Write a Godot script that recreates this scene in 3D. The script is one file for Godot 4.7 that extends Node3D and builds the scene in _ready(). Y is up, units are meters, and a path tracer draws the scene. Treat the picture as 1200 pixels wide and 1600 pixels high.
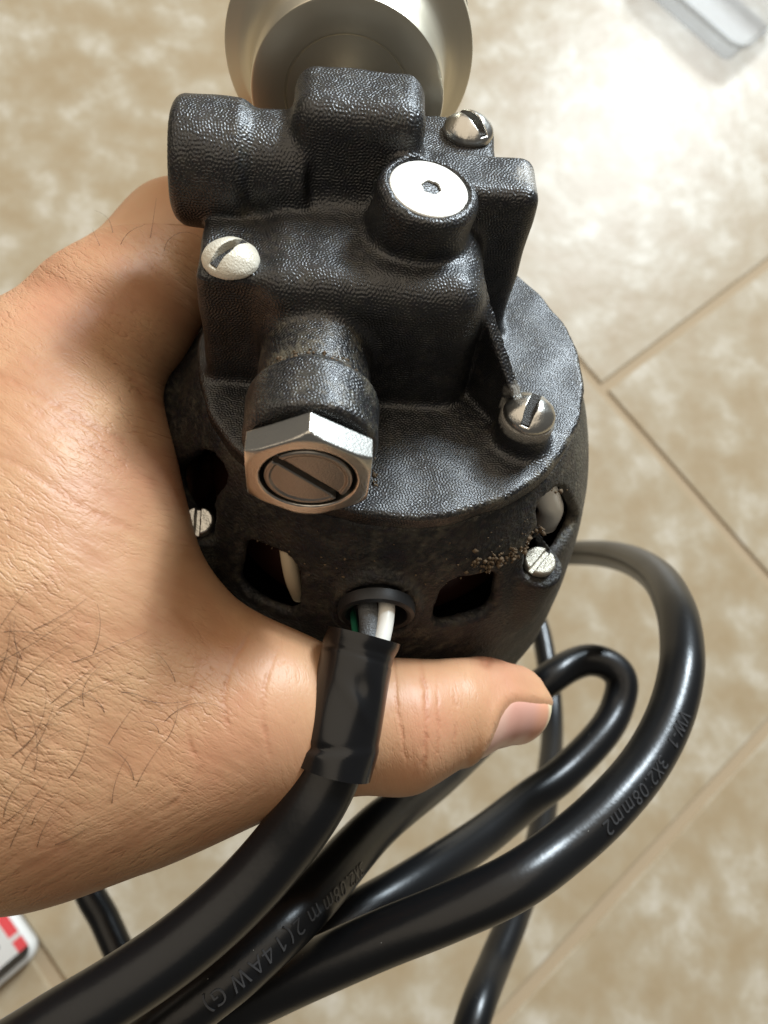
extends Node3D
# A hand holds a small gear motor above a tiled floor. Motor, hand and cord are described in millimetres in the motor's own axes
# (y along the motor's axis towards its gear head, z out of the slotted nut, x across); one transform, HELD, stands them over the floor.

const MM := 0.001
const TAU_ := TAU
var held := Transform3D()
var grain := FastNoiseLite.new()
var blotch := FastNoiseLite.new()
var counts := {}
var rng := RandomNumberGenerator.new()
var gear_job := Thread.new()
var bell_job := Thread.new()
var hand_job := Thread.new()
var skin_job := Thread.new()

func _ready():
	rng.seed = 7
	# ---- camera, surroundings, window light, exposure ----
	var eye := Vector3(0, 0.580, 0)
	var cam_basis := Basis(Vector3(0.856252, 0.183898, -0.482715), Vector3(-0.516559, 0.304831, -0.800153), Vector3(0, 0.934483, 0.356007))
	var cam := Camera3D.new()
	cam.name = "camera"
	add_child(cam)
	cam.transform = Transform3D(cam_basis, eye)
	var at := CameraAttributesPhysical.new()
	at.frustum_focal_length = 18.135
	at.frustum_near = 0.01
	at.frustum_far = 60.0
	at.frustum_focus_distance = 0.127
	at.exposure_aperture = 14.0
	cam.attributes = at
	cam.near = 0.01
	cam.far = 60.0
	cam.current = true
	held = Transform3D(cam_basis * Basis(Vector3(0.995316, -0.052364, -0.081266), Vector3(0.096675, 0.539112, 0.836667), Vector3(-0, -0.840605, 0.541649)), eye + cam_basis * (Vector3(2.03, 29.374, -144.097) * MM))
	var env := Environment.new()
	env.background_mode = Environment.BG_COLOR
	env.background_color = Color(0.09, 0.086, 0.08).linear_to_srgb()
	env.background_energy_multiplier = 1.0
	env.tonemap_mode = Environment.TONE_MAPPER_LINEAR
	env.tonemap_exposure = 1.14
	env.sdfgi_enabled = true
	env.ssao_enabled = true
	env.ssil_enabled = true
	var we := WorldEnvironment.new()
	we.name = "room_air"
	we.environment = env
	add_child(we)
	# daylight from a tall glazed door five metres off beyond the top of the picture, its clearest pane the brightest, and an added overhead fill in place of an unseen ceiling's bounce
	for w in [["window_light", Vector2(1.2, 2.4), 42.0, Vector3(0.09, 3.45, -4.75), Color(0.90, 0.96, 1.0)], ["bright_pane_light", Vector2(0.45, 0.45), 10.0, Vector3(0.10, 3.45, -4.6), Color(0.95, 0.975, 1.0)],
		["ceiling_bounce_fill", Vector2(4.5, 4.5), 5.6, Vector3(-0.9, 2.7, -0.3), Color(1.0, 0.93, 0.83)]]:
		var lamp := AreaLight3D.new()
		lamp.name = w[0]
		lamp.area_size = w[1]
		lamp.light_color = w[4]
		lamp.light_energy = w[2]
		lamp.area_range = 30.0
		lamp.shadow_enabled = true
		add_child(lamp)
		lamp.look_at_from_position(w[3], held.origin, Vector3.UP)

	grain.noise_type = FastNoiseLite.TYPE_SIMPLEX
	grain.seed = 3
	grain.frequency = 1.0
	blotch.noise_type = FastNoiseLite.TYPE_SIMPLEX
	blotch.seed = 11
	blotch.frequency = 1.0
	blotch.fractal_type = FastNoiseLite.FRACTAL_FBM
	blotch.fractal_octaves = 3
	lay_bones()
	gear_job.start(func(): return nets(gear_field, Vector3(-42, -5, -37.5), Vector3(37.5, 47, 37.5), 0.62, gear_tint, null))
	bell_job.start(func(): return nets(bell_field, Vector3(-52, -64, -52), Vector3(52, -2, 52), 0.85, bell_tint, null))
	hand_job.start(func(): return nets(hand_field, Vector3(-148, -101, -71), Vector3(39, 9, 91), 1.15, skin_tint, skin_uv))
	skin_job.start(skin_relief)
	make_materials()
	build_floor()
	build_motor()
	build_hand()
	build_cord()
	build_tray()
	build_leaflet()

# ---------------------------------------------------------------- naming
func numbered(called: String) -> String:
	counts[called] = counts.get(called, 0) + 1
	return called if counts[called] == 1 else "%s_%03d" % [called, counts[called] - 1]

func thing(called: String, label: String, category: String, where: Transform3D) -> Node3D:
	var o := Node3D.new()
	o.name = numbered(called)
	add_child(o, true)
	o.transform = where
	o.set_meta("label", label)
	o.set_meta("category", category)
	return o

func part(called: String, mesh: Mesh, mat: Material, parent: Node, kind := "") -> MeshInstance3D:
	var o := MeshInstance3D.new()
	o.name = called
	o.mesh = mesh
	o.material_override = mat
	if kind:
		o.set_meta("kind", kind)
	parent.add_child(o, true)
	return o

# ---------------------------------------------------------------- mesh helpers (millimetres in, metres out)
func smin(a: float, b: float, k: float) -> float:
	var h := maxf(k - absf(a - b), 0.0) / k
	return minf(a, b) - h * h * k * 0.25

func smax(a: float, b: float, k: float) -> float:
	var h := maxf(k - absf(a - b), 0.0) / k
	return maxf(a, b) + h * h * k * 0.25

func rbox(p: Vector3, c: Vector3, h: Vector3, r: float) -> float:
	var q := (p - c).abs() - h + Vector3(r, r, r)
	return Vector3(maxf(q.x, 0.0), maxf(q.y, 0.0), maxf(q.z, 0.0)).length() + minf(maxf(q.x, maxf(q.y, q.z)), 0.0) - r

func rod(across: float, along: float, radius: float, half: float, r: float) -> float:   # a rounded cylinder from its two distances
	var a := across - radius + r
	var b := absf(along) - half + r
	return Vector2(maxf(a, 0.0), maxf(b, 0.0)).length() + minf(maxf(a, b), 0.0) - r

func nets(field: Callable, lo: Vector3, hi: Vector3, cell: float, tint, uv) -> Array:
	# surface nets: one vertex in each cell that the surface crosses, one quad round each crossed edge; only blocks near the surface are visited
	var n := ((hi - lo) / cell).ceil()
	var nx := int(n.x) + 2
	var ny := int(n.y) + 2
	var nz := int(n.z) + 2
	var sx := 1
	var sy := nx
	var sz := nx * ny
	var val := PackedFloat32Array()
	val.resize(nx * ny * nz)
	val.fill(1e9)
	var idx := PackedInt32Array()
	idx.resize(nx * ny * nz)
	idx.fill(-1)
	var reach := cell * 2.0 * 1.7321 * 1.12 + cell
	var cells := PackedInt32Array()
	var B := 4
	for bz in range(0, nz - 1, B):
		for by in range(0, ny - 1, B):
			for bx in range(0, nx - 1, B):
				var d: float = field.call(lo + Vector3(bx + 2, by + 2, bz + 2) * cell)
				if absf(d) > reach:
					continue
				for k in range(bz, mini(bz + B + 1, nz)):
					for j in range(by, mini(by + B + 1, ny)):
						var at := bx + j * sy + k * sz
						for i in range(bx, mini(bx + B + 1, nx)):
							if val[at] > 1e8:
								val[at] = field.call(lo + Vector3(i, j, k) * cell)
							at += 1
				for k in range(bz, mini(bz + B, nz - 1)):
					for j in range(by, mini(by + B, ny - 1)):
						for i in range(bx, mini(bx + B, nx - 1)):
							cells.append(i + j * sy + k * sz)
	var pos := PackedVector3Array()
	var nor := PackedVector3Array()
	var col := PackedColorArray()
	var uvs := PackedVector2Array()
	var kept := PackedInt32Array()
	for c in cells:
		var v0 := val[c]
		var v1 := val[c + sx]
		var v2 := val[c + sy]
		var v3 := val[c + sx + sy]
		var v4 := val[c + sz]
		var v5 := val[c + sx + sz]
		var v6 := val[c + sy + sz]
		var v7 := val[c + sx + sy + sz]
		var inside := int(v0 < 0.0) + int(v1 < 0.0) + int(v2 < 0.0) + int(v3 < 0.0) + int(v4 < 0.0) + int(v5 < 0.0) + int(v6 < 0.0) + int(v7 < 0.0)
		if inside == 0 or inside == 8:
			continue
		var s := Vector3.ZERO
		var m := 0
		if (v0 < 0.0) != (v1 < 0.0): s += Vector3(v0 / (v0 - v1), 0, 0); m += 1
		if (v2 < 0.0) != (v3 < 0.0): s += Vector3(v2 / (v2 - v3), 1, 0); m += 1
		if (v4 < 0.0) != (v5 < 0.0): s += Vector3(v4 / (v4 - v5), 0, 1); m += 1
		if (v6 < 0.0) != (v7 < 0.0): s += Vector3(v6 / (v6 - v7), 1, 1); m += 1
		if (v0 < 0.0) != (v2 < 0.0): s += Vector3(0, v0 / (v0 - v2), 0); m += 1
		if (v1 < 0.0) != (v3 < 0.0): s += Vector3(1, v1 / (v1 - v3), 0); m += 1
		if (v4 < 0.0) != (v6 < 0.0): s += Vector3(0, v4 / (v4 - v6), 1); m += 1
		if (v5 < 0.0) != (v7 < 0.0): s += Vector3(1, v5 / (v5 - v7), 1); m += 1
		if (v0 < 0.0) != (v4 < 0.0): s += Vector3(0, 0, v0 / (v0 - v4)); m += 1
		if (v1 < 0.0) != (v5 < 0.0): s += Vector3(1, 0, v1 / (v1 - v5)); m += 1
		if (v2 < 0.0) != (v6 < 0.0): s += Vector3(0, 1, v2 / (v2 - v6)); m += 1
		if (v3 < 0.0) != (v7 < 0.0): s += Vector3(1, 1, v3 / (v3 - v7)); m += 1
		s /= float(m)
		var gx := lerpf(lerpf(v1 - v0, v3 - v2, s.y), lerpf(v5 - v4, v7 - v6, s.y), s.z)
		var gy := lerpf(lerpf(v2 - v0, v3 - v1, s.x), lerpf(v6 - v4, v7 - v5, s.x), s.z)
		var gz := lerpf(lerpf(v4 - v0, v5 - v1, s.x), lerpf(v6 - v2, v7 - v3, s.x), s.y)
		var g := Vector3(gx, gy, gz).normalized()
		var k := c / sz
		var j := (c - k * sz) / sy
		var p := lo + (Vector3(c - k * sz - j * sy, j, k) + s) * cell
		idx[c] = pos.size()
		kept.append(c)
		pos.append(p * MM)
		nor.append(g)
		if tint != null:
			col.append(tint.call(p, g))
		if uv != null:
			uvs.append(uv.call(p))
	var tri := PackedInt32Array()
	for c in kept:
		var w := val[c] < 0.0
		for ax in 3:
			var e := sx if ax == 0 else sy if ax == 1 else sz
			if (val[c + e] < 0.0) == w:
				continue
			var u := sy if ax == 0 else sz if ax == 1 else sx
			var v := sz if ax == 0 else sx if ax == 1 else sy
			if c - u - v < 0:
				continue
			var a := idx[c]
			var b := idx[c - u]
			var d := idx[c - u - v]
			var f := idx[c - v]
			if a < 0 or b < 0 or d < 0 or f < 0:
				continue
			if w:
				tri.append_array([a, d, b, a, f, d])
			else:
				tri.append_array([a, b, d, a, d, f])
	var arr := []
	arr.resize(Mesh.ARRAY_MAX)
	arr[Mesh.ARRAY_VERTEX] = pos
	arr[Mesh.ARRAY_NORMAL] = nor
	if col.size(): arr[Mesh.ARRAY_COLOR] = col
	if uvs.size(): arr[Mesh.ARRAY_TEX_UV] = uvs
	arr[Mesh.ARRAY_INDEX] = tri
	return arr

func shaped(arr: Array) -> ArrayMesh:
	var mesh := ArrayMesh.new()
	mesh.add_surface_from_arrays(Mesh.PRIMITIVE_TRIANGLES, arr)
	return mesh

func lathe(profile: PackedVector2Array, segments: int, frame := Transform3D.IDENTITY) -> ArrayMesh:   # (radius, height along y) points; each profile step keeps its own edge
	var st := SurfaceTool.new()
	st.begin(Mesh.PRIMITIVE_TRIANGLES)
	for i in profile.size() - 1:
		var a := profile[i]
		var b := profile[i + 1]
		var t := (b - a).normalized()
		var nn := Vector2(-t.y, t.x)
		var na := nn
		var nb := nn
		if i > 0:
			var tp := (a - profile[i - 1]).normalized()
			if tp.dot(t) > 0.8: na = (nn + Vector2(-tp.y, tp.x)).normalized()
		if i < profile.size() - 2:
			var tn := (profile[i + 2] - b).normalized()
			if tn.dot(t) > 0.8: nb = (nn + Vector2(-tn.y, tn.x)).normalized()
		for s in segments:
			var q := []
			for e in [[a, na, s], [b, nb, s], [b, nb, s + 1], [a, na, s + 1]]:
				var an: float = TAU * float(e[2]) / segments
				var rad: Vector2 = e[0]
				var nv: Vector2 = e[1]
				q.append([frame * Vector3(rad.x * sin(an), rad.y, rad.x * cos(an)), frame.basis * Vector3(nv.x * sin(an), nv.y, nv.x * cos(an))])
			for o in [0, 2, 1, 0, 3, 2]:
				st.set_normal(q[o][1])
				st.add_vertex(q[o][0] * MM)
	return st.commit()

func spline(pts: PackedVector3Array, step: float) -> PackedVector3Array:   # centripetal-like Catmull-Rom, resampled evenly
	var c := Curve3D.new()
	c.bake_interval = step
	for i in pts.size():
		var a := pts[maxi(i - 1, 0)]
		var b := pts[mini(i + 1, pts.size() - 1)]
		var dir := (b - a).normalized()
		var la := pts[i].distance_to(a) / 3.0
		var lb := pts[i].distance_to(b) / 3.0
		c.add_point(pts[i], -dir * la, dir * lb)
	return c.get_baked_points()

func frames(path: PackedVector3Array) -> Array:   # a frame without twist at each point
	var out := []
	var side := Vector3(0, 1, 0)
	for i in path.size():
		var t := (path[mini(i + 1, path.size() - 1)] - path[maxi(i - 1, 0)]).normalized()
		side = (side - t * side.dot(t)).normalized()
		out.append(Basis(side, t.cross(side).normalized(), t))
	return out

func tube(path: PackedVector3Array, radius: Callable, segs: int, tint = null, capped := true) -> ArrayMesh:   # radius(i, angle) in mm
	var fr := frames(path)
	var pos := PackedVector3Array()
	var col := PackedColorArray()
	var uvs := PackedVector2Array()
	var tri := PackedInt32Array()
	var run := 0.0
	for i in path.size():
		if i: run += path[i].distance_to(path[i - 1])
		var f: Basis = fr[i]
		for s in segs + 1:
			var an := TAU * float(s % segs) / segs
			var r: float = radius.call(i, an)
			var p := path[i] + (f.x * cos(an) + f.y * sin(an)) * r
			pos.append(p * MM)
			uvs.append(Vector2(float(s) / segs, run / 30.0))
			if tint != null: col.append(tint.call(p, f.x * cos(an) + f.y * sin(an)))
	for i in path.size() - 1:
		for s in segs:
			var a := i * (segs + 1) + s
			tri.append_array([a, a + segs + 1, a + 1, a + 1, a + segs + 1, a + segs + 2])
	if capped:
		for e in [0, path.size() - 1]:
			pos.append(path[e] * MM)
			uvs.append(Vector2.ZERO)
			if tint != null: col.append(tint.call(path[e], fr[e].z))
			for s in segs:
				tri.append_array([pos.size() - 1, e * (segs + 1) + s, e * (segs + 1) + s + 1])
	var nor := PackedVector3Array()
	nor.resize(pos.size())
	for t in range(0, tri.size(), 3):
		var a := pos[tri[t]]
		var g := (pos[tri[t + 2]] - a).cross(pos[tri[t + 1]] - a) * 1e6
		for o in 3: nor[tri[t + o]] += g
	for i in path.size():
		var g := nor[i * (segs + 1)] + nor[i * (segs + 1) + segs]
		nor[i * (segs + 1)] = g
		nor[i * (segs + 1) + segs] = g
	for i in nor.size(): nor[i] = nor[i].normalized()
	var arr := []
	arr.resize(Mesh.ARRAY_MAX)
	arr[Mesh.ARRAY_VERTEX] = pos
	arr[Mesh.ARRAY_NORMAL] = nor
	arr[Mesh.ARRAY_TEX_UV] = uvs
	if col.size(): arr[Mesh.ARRAY_COLOR] = col
	arr[Mesh.ARRAY_INDEX] = tri
	var mesh := ArrayMesh.new()
	mesh.add_surface_from_arrays(Mesh.PRIMITIVE_TRIANGLES, arr)
	return mesh

# ---------------------------------------------------------------- materials
var M := {}

func flat_mat(c: Color, rough: float, metal := 0.0, spec := 0.5) -> StandardMaterial3D:   # c is linear
	var m := StandardMaterial3D.new()
	m.albedo_color = c.linear_to_srgb()
	m.roughness = rough
	m.metallic = metal
	m.metallic_specular = spec
	return m

func bumped(m: StandardMaterial3D, tex: Texture2D, per_metre: float, depth_mm: float) -> StandardMaterial3D:
	m.heightmap_enabled = true
	m.heightmap_texture = tex
	m.heightmap_scale = depth_mm * 0.1
	m.uv1_triplanar = true
	m.uv1_scale = Vector3.ONE * per_metre
	return m

func wrinkle_image(size: int, waves: int, spread: int, count: int, sharp: float) -> ImageTexture:
	# worm-like ridges: many waves of one wavelength in all directions, on whole numbers so that the picture tiles
	var r := RandomNumberGenerator.new()
	r.seed = 5
	var acc := PackedFloat32Array()
	acc.resize(size * size)
	var done := 0
	while done < count:
		var kx := r.randi_range(-waves - spread, waves + spread)
		var ky := r.randi_range(0, waves + spread)
		var l := sqrt(kx * kx + ky * ky)
		if absf(l - waves) > spread:
			continue
		done += 1
		var ph := r.randf() * TAU
		var cx := PackedFloat32Array()
		var sx := PackedFloat32Array()
		for x in size:
			cx.append(cos(TAU * kx * x / size + ph))
			sx.append(sin(TAU * kx * x / size + ph))
		for y in size:
			var cy := cos(TAU * ky * y / size)
			var sy := sin(TAU * ky * y / size)
			var o := y * size
			for x in size:
				acc[o + x] += cx[x] * cy - sx[x] * sy
	var bytes := PackedByteArray()
	bytes.resize(size * size)
	var norm := sharp / sqrt(count * 0.5)
	for i in size * size:
		bytes[i] = int(clampf(0.5 + 0.5 * tanh(acc[i] * norm), 0.0, 1.0) * 255.0)
	return ImageTexture.create_from_image(Image.create_from_data(size, size, false, Image.FORMAT_L8, bytes))

func noise_tex(kind: int, freq: float, octaves: int, size: int, sd: int) -> ImageTexture:
	var n := FastNoiseLite.new()
	n.noise_type = kind
	n.seed = sd
	n.frequency = freq
	n.fractal_type = FastNoiseLite.FRACTAL_FBM
	n.fractal_octaves = octaves
	return ImageTexture.create_from_image(n.get_seamless_image(size, size))

func make_materials():
	var worm := wrinkle_image(512, 38, 4, 44, 1.5)
	var rough_noise := noise_tex(FastNoiseLite.TYPE_SIMPLEX, 0.04, 4, 256, 2)
	var m := flat_mat(Color(1, 1, 1), 0.38, 0.0, 0.64)
	m.vertex_color_use_as_albedo = true
	M.wrinkle = bumped(m, worm, 1.0 / 0.0185, 0.10)
	m = flat_mat(Color(1, 1, 1), 0.55, 0.0, 0.45)
	m.vertex_color_use_as_albedo = true
	M.bell = bumped(m, rough_noise, 1.0 / 0.009, 0.25)
	M.steel = bumped(flat_mat(Color(0.62, 0.6, 0.55), 0.28, 1.0), rough_noise, 1.0 / 0.006, 0.03)
	M.nut = bumped(flat_mat(Color(0.64, 0.62, 0.57), 0.3, 1.0), rough_noise, 1.0 / 0.006, 0.02)
	M.brass = bumped(flat_mat(Color(0.46, 0.43, 0.36), 0.45, 0.9), rough_noise, 1.0 / 0.004, 0.12)
	M.plug = bumped(flat_mat(Color(0.38, 0.365, 0.34), 0.40, 1.0), rough_noise, 1.0 / 0.006, 0.03)
	M.cream = bumped(flat_mat(Color(0.74, 0.69, 0.57), 0.32, 0.0, 0.6), rough_noise, 1.0 / 0.005, 0.1)
	M.pulley = bumped(flat_mat(Color(0.80, 0.735, 0.585), 0.40, 0.88), rough_noise, 1.0 / 0.01, 0.01)
	M.label = bumped(flat_mat(Color(0.86, 0.83, 0.75), 0.5), rough_noise, 1.0 / 0.006, 0.04)
	M.dark = flat_mat(Color(0.012, 0.012, 0.013), 0.6)
	M.rubber = flat_mat(Color(0.015, 0.015, 0.016), 0.45)
	M.copper = flat_mat(Color(0.034, 0.011, 0.0065), 0.34, 0.3)
	M.white_wire = flat_mat(Color(0.82, 0.8, 0.74), 0.35)
	M.grey_wire = bumped(flat_mat(Color(0.1, 0.105, 0.11), 0.45), rough_noise, 1.0 / 0.006, 0.15)
	M.tan_wire = flat_mat(Color(0.55, 0.47, 0.33), 0.5)
	M.green_wire = flat_mat(Color(0.02, 0.16, 0.09), 0.45)
	M.sheath = bumped(flat_mat(Color(0.0055, 0.0057, 0.0063), 0.30, 0.0, 0.46), rough_noise, 1.0 / 0.02, 0.02)
	M.shrink = flat_mat(Color(0.006, 0.006, 0.0065), 0.22, 0.0, 0.48)
	M.slot = bumped(flat_mat(Color(0.045, 0.042, 0.038), 0.45, 0.3), rough_noise, 1.0 / 0.004, 0.2)
	M.letter = flat_mat(Color(0.04, 0.04, 0.042), 0.28, 0.0, 0.6)  # paler than the sheath: glints on the raised edges are painted into it
	M.speck = flat_mat(Color(0.42, 0.40, 0.36), 0.8)
	M.dirt = flat_mat(Color(0.13, 0.088, 0.05), 0.9)
	M.hair = flat_mat(Color(0.03, 0.018, 0.012), 0.5)
	M.skin = flat_mat(Color(1, 1, 1), 0.46, 0.0, 0.42)
	M.skin.vertex_color_use_as_albedo = true
	M.skin.subsurf_scatter_enabled = true
	M.skin.subsurf_scatter_strength = 0.06
	M.nail = flat_mat(Color(1, 1, 1), 0.3, 0.0, 0.5)
	M.nail.vertex_color_use_as_albedo = true

# ---------------------------------------------------------------- floor
func build_floor():
	var root := Node3D.new()
	root.name = "floor"
	root.set_meta("kind", "structure")
	root.set_meta("label", "beige stone look tiled floor with pale brown grout")
	add_child(root)
	var turn := Transform3D(Basis(Vector3.UP, deg_to_rad(-21.30)), Vector3(0.1104, 0, -0.4302))
	root.transform = turn
	var size := 0.6003
	var joint := 0.0085
	var mats := []
	for v in 3:
		var n := FastNoiseLite.new()
		n.seed = 20 + v
		n.noise_type = FastNoiseLite.TYPE_SIMPLEX
		n.frequency = 0.0095
		n.fractal_type = FastNoiseLite.FRACTAL_FBM
		n.fractal_octaves = 5
		n.fractal_gain = 0.6
		var ramp := Gradient.new()
		ramp.offsets = PackedFloat32Array([0.0, 0.3, 0.46, 0.6, 0.75, 1.0])
		ramp.colors = PackedColorArray([Color(0.325, 0.243, 0.145).linear_to_srgb(), Color(0.345, 0.265, 0.167).linear_to_srgb(), Color(0.362, 0.288, 0.19).linear_to_srgb(), Color(0.382, 0.312, 0.216).linear_to_srgb(), Color(0.43, 0.366, 0.272).linear_to_srgb(), Color(0.51, 0.455, 0.37).linear_to_srgb()])
		var t := NoiseTexture2D.new()
		t.width = 512
		t.height = 512
		t.seamless = true
		t.noise = n
		t.color_ramp = ramp
		var m := flat_mat(Color(1, 1, 1), 0.36, 0.0, 0.28)
		m.albedo_texture = t
		bumped(m, noise_tex(FastNoiseLite.TYPE_SIMPLEX, 0.03, 4, 256, 40 + v), 1.0 / 0.3, 0.3)
		m.uv1_scale = Vector3.ONE / 0.36
		m.uv1_offset = Vector3(0.37 * v, 0.11, 0.23 * v)
		mats.append(m)
	var tile := chamfered(Vector3(size - joint, 0.008, size - joint), 0.0014)
	var k := 0
	for j in range(-3, 2):      # rows laid with half a tile's offset
		for i in range(-3, 3):
			var o := part("tile", tile, mats[(i * 2 + j * 5 + 60) % 3], root)
			o.position = Vector3((i + 0.5 + 0.5 * (1 - (j & 1))) * size, -0.004, (j + 0.5) * size)
			o.rotation.y = PI / 2 * ((i * 3 + j * 7 + 50) % 4)
			k += 1
	var g := BoxMesh.new()
	g.size = Vector3(size * 7, 0.01, size * 5)
	var gm := flat_mat(Color(0.36, 0.27, 0.17), 0.9)
	var gr := part("grout", g, gm, root)
	gr.position = Vector3(0, -0.0068, -size * 0.5)

func chamfered(s: Vector3, c: float) -> ArrayMesh:   # a slab whose top edges are eased
	var st := SurfaceTool.new()
	st.begin(Mesh.PRIMITIVE_TRIANGLES)
	st.set_smooth_group(-1)
	var rings := []
	for e in [[0.0, -s.y / 2], [0.0, s.y / 2 - c], [c * 0.3, s.y / 2 - c * 0.3], [c, s.y / 2]]:
		var x: float = s.x / 2 - e[0]
		var z: float = s.z / 2 - e[0]
		rings.append([Vector3(-x, e[1], -z), Vector3(x, e[1], -z), Vector3(x, e[1], z), Vector3(-x, e[1], z)])
	for r in 3:
		for q in 4:
			var a: Vector3 = rings[r][q]
			var b: Vector3 = rings[r][(q + 1) % 4]
			var c2: Vector3 = rings[r + 1][(q + 1) % 4]
			var d: Vector3 = rings[r + 1][q]
			for v in [a, c2, b, a, d, c2]: st.add_vertex(v)
	var top: Array = rings[3]
	for v in [top[0], top[2], top[1], top[0], top[3], top[2]]: st.add_vertex(v)
	st.generate_normals()
	return st.commit()

# ---------------------------------------------------------------- motor
func wobble(p: Vector3) -> float:
	return 0.10 * (sin(p.x * 0.61 + 1.3 * sin(p.z * 0.37)) + sin(p.y * 0.53 + p.z * 0.29))

func gear_field(p: Vector3) -> float:
	var x := p.x
	var y := p.y
	var z := p.z
	# flange
	var rho := sqrt(x * x + z * z)
	var d := rod(rho, y + 2.1, 36.0 + 0.12 * sin(11.0 * atan2(x, z)) + 0.08 * sin(27.0 * atan2(x, z)), 2.1, 0.9)
	# main block, its corner pad
	var b := rbox(p, Vector3(-6.0, 10.0, -3.2), Vector3(18.6, 15.2, 15.3), 5.6)
	b = smin(b, rbox(p, Vector3(-27.2, 9.0, 0.2), Vector3(6.0, 14.4, 9.2), 1.6), 1.4)
	b = smin(b, rbox(p, Vector3(-24.5, 9.0, -9.0), Vector3(8.0, 12.0, 8.0), 2.0), 1.5)
	# bearing tower over the output shaft
	var q := p
	q.x = (x + 9.4) * (1.0 + maxf(y - 24.0, 0.0) * 0.0035) - 9.4
	q.z = z + (y - 36.0) * 0.20
	b = smin(b, rbox(q, Vector3(-9.4, 24.0, -16.3), Vector3(10.9, 16.2, 6.9), 3.6), 3.0)
	# slab at the right and the ear of the back screw
	b = smin(b, rbox(p, Vector3(8.7, 14.0, -12.0), Vector3(11.9, 16.9, 5.8), 2.6), 1.6)
	b = smin(b, rbox(p, Vector3(6.0, 14.0, -23.0), Vector3(9.0, 14.6, 8.6), 2.0), 1.6)
	# left boss with its thicker end
	var lb := Vector2(y - 26.2, z + 14.3).length()
	b = smin(b, rod(lb, x + 32.7, 10.1, 6.1, 1.9), 0.8)
	b = smin(b, rod(lb, x + 24.0, 8.8, 7.0, 1.0), 1.6)
	# round boss with the disc
	var ax := Vector3(0.11, 0.99, 0.07)
	var rel := p - Vector3(1.7, 33.6, -2.4)
	var along := rel.dot(ax)
	var off := (rel - ax * along).length()
	b = smin(b, rod(off, along + 7.0, 8.0 - 0.03 * along, 7.0, 1.7), 1.5)
	b = smax(b, -rod(off, along, 6.45, 0.75, 0.2), 0.5)
	# front boss and collar behind the hex nut
	var fb := Vector2(x + 14.3, y - 11.0).length()
	b = smin(b, rod(fb, z - 16.0, 8.9, 9.0, 0.8), 2.2)
	b = smin(b, rod(fb, z - 27.0, 10.4, 5.0, 1.3), 1.6)
	d = smin(d, b, 1.8)
	# screw post and its rib
	d = smin(d, rod(Vector2(x - 21.9, z - 18.2).length(), y - 2.0, 4.7, 4.6, 0.8), 1.8)
	var ux := 0.60
	var uz := 0.80
	var t := (x - 11.2) * ux + (z - 4.6) * uz
	var off2 := absf((x - 11.2) * uz - (z - 4.6) * ux) - 1.05
	var roof := (y - (21.5 - t * 0.92)) * 0.74
	d = smin(d, maxf(maxf(off2, roof), maxf(-t - 3.0, maxf(t - 16.0, -y - 1.0))), 1.2)
	return d + wobble(p)

func dusty(p: Vector3, n: Vector3, amount: float, film := 0.0) -> Color:
	var base := Color(0.0085, 0.0090, 0.0112)
	var d := clampf(0.02 + blotch.get_noise_3dv(p * 0.13) * 0.45 + 0.42 * grain.get_noise_3dv(p * 0.9) + 0.3 * grain.get_noise_3dv(p * 2.3), 0.0, 1.0) * amount * 0.75
	d += amount * 1.2 * maxf(0.0, grain.get_noise_3dv(p * 1.9 + Vector3(40, 0, 0)) - 0.60)
	d += 0.9 * amount * maxf(0.0, n.y) * maxf(0.0, grain.get_noise_3dv(p * 1.5 + Vector3(0, 30, 0)) - 0.05) * clampf(0.7 + blotch.get_noise_3dv(p * 0.1 + Vector3(3, 3, 3)), 0.0, 1.3)
	d = maxf(d, film * (0.75 + 0.5 * grain.get_noise_3dv(p * 0.7)))
	return base.lerp(Color(0.17, 0.148, 0.105), clampf(d, 0.0, 0.8))

func gear_tint(p: Vector3, n: Vector3) -> Color:
	var a := 0.42
	# dirt gathers in the groove of the front boss and where the nut meets the flange, and on the worn rim
	var fb := Vector2(p.x + 14.3, p.y - 11.7).length()
	if p.z > 13.0 and fb < 12.0:
		a += 1.3 * exp(-pow((p.z - 20.5) / 1.6, 2.0)) + 0.7
	a += 1.6 * exp(-pow((Vector2(p.x, p.z).length() - 36.0) / 1.0, 2.0)) * clampf(p.x * 0.06 + 0.35, 0.0, 1.0)
	a += 1.2 * exp(-pow((Vector2(p.y - 26.2, p.z + 14.3).length() - 9.6) / 1.0, 2.0) - pow((p.x + 26.8) / 1.4, 2.0))
	var c := dusty(p, n, a)
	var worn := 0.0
	worn = maxf(worn, 1.0 - (p - Vector3(19.4, 29.0, -12.0)).length() / 4.0 * (1.0 + 0.5 * grain.get_noise_3dv(p * 0.7)))  # slab corner: worn edge plus its specular highlight, painted in as paler grey
	worn = maxf(worn, 1.0 - (p - Vector3(19.0, 8.6, 14.6)).length() / 1.7 * (1.0 + 0.4 * grain.get_noise_3dv(p * 0.9)))
	worn = maxf(worn, (1.0 - absf(p.y - 5.6) / 1.3 * (1.0 + 0.5 * grain.get_noise_3dv(p * 1.3))) * float(Vector2(p.x - 21.9, p.z - 18.2).length() < 5.4))
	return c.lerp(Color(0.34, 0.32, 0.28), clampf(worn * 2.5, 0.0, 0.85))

const BELL_TURN := -4.0
func bell_radius(h: float) -> float:
	return 50.5 - 14.6 * exp(-(h - 3.0) / 25.0)

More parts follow.
